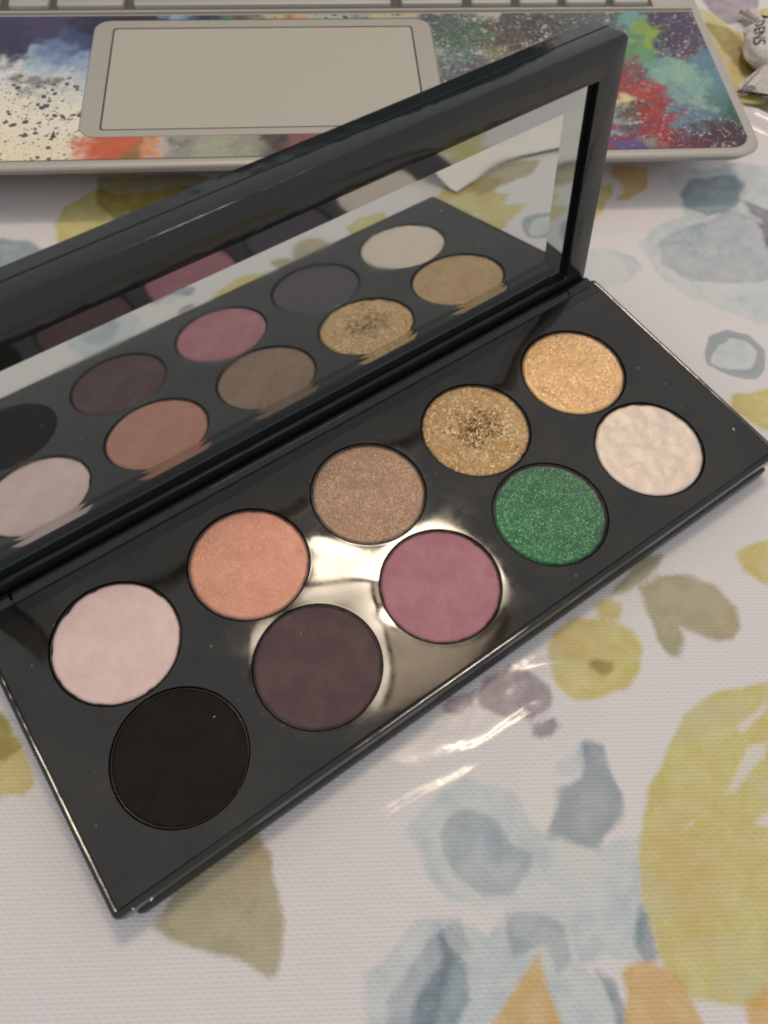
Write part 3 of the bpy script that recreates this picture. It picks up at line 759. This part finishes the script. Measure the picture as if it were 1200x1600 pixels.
wc = sk.mix(sk.math('MULTIPLY', lt, 0.75), wc, srgb(206,190,184))
dk2 = sk.math('MULTIPLY', sk.ramp(kd, 0.2, 0.9), sk.ramp(s1, 0.52, 0.40), clamp=True)
wc = sk.mix(sk.math('MULTIPLY', dk2, 0.5), wc, srgb(40,36,44))
sk.p(Base_Color=wc, Roughness=0.42, Specular_IOR_Level=0.4)
skin = me_obj('palm_rest_skin', vs, fs, sk.m, lap, True, LP)
at = skin.data.attributes.new('paint', 'FLOAT_COLOR', 'POINT')
at.data.foreach_set('color', np.concatenate([acc[..., :3].reshape(-1, 3), np.ones((nX*nY, 1))], 1).astype(np.float32).ravel())
at = skin.data.attributes.new('speck', 'FLOAT', 'POINT'); at.data.foreach_set('value', acc[..., 3].astype(np.float32).ravel())
# trackpad
dkg = N('painted_gap_shade'); dkg.p(Base_Color=(0.03,0.03,0.03,1), Roughness=0.8)  # dark colour standing in for the shade in the trackpad gap
bm = bmesh.new(); P0 = rrect(-34.6, 70.6, 170.6, 226.1, 4.7, 8)
PI = rrect(-29.1, 64.9, 173.4, 222.3, 1.2, 8)
ring(bm, P0, PI, ZL-0.7, ZL+0.08); bm_obj('trackpad_surround', bm, al.m, lap, False, LP)
bm = bmesh.new(); loft(bm, [[(p[0],p[1],ZL-0.6) for p in PI], [(p[0],p[1],ZL-0.01) for p in PI]]); bm_obj('trackpad_gap', bm, dkg.m, lap, False, LP)
bm = bmesh.new(); PI2 = rrect(-28.6, 64.4, 173.9, 221.8, 1.0, 8)
loft(bm, [[(p[0],p[1],ZL-0.3) for p in PI2], [(p[0],p[1],ZL+0.03) for p in PI2], [((p[0]-18)*0.997+18,(p[1]-198)*0.995+198,ZL+0.06) for p in PI2]])
bm_obj('trackpad', bm, al2.m, lap, False, LP)
# keyboard deck frame and keys
dk = N('key_well'); dk.p(Base_Color=(0.10,0.095,0.09,1), Roughness=0.6)
bm = bmesh.new(); box(bm, -126, 147, 230.0, 332, ZL-0.2, ZL+0.05); bm_obj('keyboard_well', bm, dk.m, lap, False, LP)
bm = bmesh.new(); box(bm, -128, bx1-3, 229.9, 231.0, ZL-0.2, ZL+0.6); box(bm, 146.8, bx1-3, 231.05, 332, ZL-0.2, ZL+0.5); bm_obj('keyboard_rim', bm, al.m, lap, True, LP, bevel=0.25)
km = N('silver_key'); km.p(Base_Color=km.mix(km.noise(km.co(), 5, 2).outputs[0], srgb(176,172,166), srgb(190,186,180)), Metallic=0.3, Roughness=0.45)
KX = [(-101,-84),(-82,-64.8),(-62.3,-49.4),(-47.5,-26.1),(-23.6,59.3),(62.0,82.8),(85.1,98.9),(101.1,114.6),(116.7,131.0),(133.0,145.3)]
def key(x0, x1, y0, y1):
    bm = bmesh.new()
    rk = lambda i, z: [(p[0], p[1], z) for p in rrect(x0+i, x1-i, y0+i, y1-i, max(1.2-i*.5, .4), 4)]
    loft(bm, [rk(0,ZL+0.1), rk(0,ZL+1.4), rk(0.2,ZL+1.75), rk(0.7,ZL+1.9)])
    return bm_obj('key', bm, km.m, lap, True, LP)
for a_, b_ in KX: key(a_+0.3, b_-0.3, 231.6, 246.2)
kme = None
for row in range(5):
    x = -118 + 4.2*(row % 3)
    while x < 138:
        if kme is None:
            k_ = key(0, 14.6, 0, 14.6); kme = k_
        else:
            k_ = kme.copy(); col.objects.link(k_); k_.parent = lap
        k_.matrix_local = LP @ Matrix.Translation((x*MM, (248.4+16.8*row)*MM, 0)); x += 16.9
# the open screen stands behind the keys; the lid of the palette mirrors it
scr = N('dark_screen_glass'); scr.p(Base_Color=(0.02,0.03,0.035,1), Roughness=0.12, Emission_Color=(0.25,0.6,0.7,1), Emission_Strength=0.035)
SM = LP @ Matrix.Translation((0, 376*MM, 15*MM)) @ Matrix.Rotation(math.radians(-18), 4, 'X')
bm = bmesh.new(); box(bm, bx0+1, bx1-1, 0, 5, 0, 205); bm_obj('screen_case', bm, al.m, lap, True, SM, bevel=1.5)
bm = bmesh.new(); box(bm, bx0+8, bx1-8, -0.4, 0.2, 12, 198); bm_obj('screen', bm, scr.m, lap, False, SM)

# ------------------------------------------------------------------ wrapped sweets at the right edge
wp = N('white_waxed_wrapper'); vw_ = wp.co()
wp.p(Base_Color=wp.mix(wp.noise(vw_, 0.25, 3).outputs[0], srgb(214,204,200), srgb(232,222,216)), Roughness=0.38, Coat_Weight=0.3, Coat_Roughness=0.2,
     Normal=wp.bump(wp.noise(vw_, 0.55, 4, 0.6, 1.5).outputs[0], 1.1, 1.0))
ink = N('black_ink'); ink.p(Base_Color=(0.03,0.02,0.03,1), Roughness=0.5)
def sweet(loc, rz, label, rx=10.5, ry=8.6, rz_=8.0, text=None, seed=0):
    root = empty('wrapped_sweet', mtx=Matrix.Translation((loc[0]*MM, loc[1]*MM, 0)) @ Matrix.Rotation(rz, 4, 'Z'))
    tag(root, label, 'sweet')
    zc = rz_*0.95
    def surf(u, t):          # u along the body -1..1
        r = max(0.0, 1-abs(u)**3.2)**0.5; f = 1+0.03*math.sin(7*t+3*u+seed)+0.16*mnoise.noise(Vector((3*u+seed, 2.2*math.cos(t), 2.2*math.sin(t))))
        return (rx*u, ry*r*f*math.cos(t), zc + rz_*r*f*math.sin(t))
    nu, nt = 28, 40
    bm = bmesh.new(); rows = []
    for a_ in range(nu+1):
        u = -0.985+1.97*a_/nu
        rows.append([surf(u, 2*math.pi*k/nt) for k in range(nt)])
    loft(bm, rows); bm_obj('wrapper_body', bm, wp.m, root, True)
    for s in (-1, 1):
        bm = bmesh.new(); rows = []
        for a_ in range(9):
            f = a_/8; xx = s*(rx*0.93 + 12*f); wr = 2.2 + 7.5*f**1.1; hr = 1.7 + 0.6*f
            rows.append([(xx + 0.7*f*math.sin(5*2*math.pi*k/nt), wr*math.cos(2*math.pi*k/nt)*(1+0.08*math.sin(k*2.2)), max(0.15, zc*(1-0.55*f)) + hr*math.sin(2*math.pi*k/nt)*0.35 + (0.9*f+0.35)*math.sin(6*2*math.pi*k/nt+seed)) for k in range(nt)])
        if s < 0: rows = rows[::-1]
        loft(bm, rows); bm_obj('twisted_end', bm, wp.m, root, True)
    if text:
        cu = bpy.data.curves.new('lettering', 'FONT'); cu.body = text; cu.size = 5.7; cu.align_x = 'CENTER'; cu.align_y = 'CENTER'; cu.space_character = 1.05; cu.offset = 0.08; cu.resolution_u = 3
        to = bpy.data.objects.new('lettering_tmp', cu); col.objects.link(to)
        bpy.context.view_layer.update(); dg = bpy.context.evaluated_depsgraph_get()
        tm = bpy.data.meshes.new_from_object(to.evaluated_get(dg)); bpy.data.objects.remove(to)
        bmt = bmesh.new(); bmt.from_mesh(tm)
        bmesh.ops.triangulate(bmt, faces=bmt.faces)
        bmesh.ops.subdivide_edges(bmt, edges=[e for e in bmt.edges if e.calc_length() > 0.8], cuts=2)
        for vv in bmt.verts:       # wrap the flat letters round the body
            u = vv.co.x/rx; t = math.pi/2 + 0.25 - vv.co.y/ry if False else math.pi/2 + TXT_T - vv.co.y/ry
            p = surf(u, t); q = surf(u*0.98, t)
            nrm_ = Vector((0.3*u, math.cos(t), math.sin(t)*1.0)).normalized()
            vv.co = Vector(p) + nrm_*0.12
        bmesh.ops.scale(bmt, vec=(MM,)*3, verts=bmt.verts)
        me_ = bpy.data.meshes.new('lettering'); bmt.to_mesh(me_); bmt.free(); me_.materials.append(ink.m)
        o = bpy.data.objects.new('lettering', me_); col.objects.link(o); o.parent = root
    return root
TXT_T = 0.7
sweet((278.5, 97), math.radians(-138), 'white wrapped sweet with black letters lying beside the laptop corner', 12, 9, 5.2, text='DENS', seed=1)

# crumpled paper out to the right, seen only in the mirror
pp = N('white_tissue_paper'); pp.p(Base_Color=srgb(236,230,222), Roughness=0.8)
bm = bmesh.new(); npp = 26
g = [[None]*(npp+1) for _ in range(npp+1)]
for i in range(npp+1):
    for j in range(npp+1):
        u, v_ = i/npp, j/npp
        x = 166+86*u; y = -110+(78+10*u)*v_ + 4*math.sin(9*u+2)
        nz_ = mnoise.noise(Vector((u*3.2, v_*3.2, 0.7)))
        z = 0.6 + (10*abs(nz_) + 4*abs(mnoise.noise(Vector((u*7, v_*7, 3))))+5*(1-v_))*min(1,(1-v_)*4+0.15)
        g[i][j] = bm.verts.new((x, y, z))
for i in range(npp):
    for j in range(npp): bm.faces.new((g[i][j], g[i+1][j], g[i+1][j+1], g[i][j+1]))
tag(bm_obj('crumpled_tissue', bm, pp.m), 'crumpled white paper tissue reflected in the right end of the mirror', 'tissue')
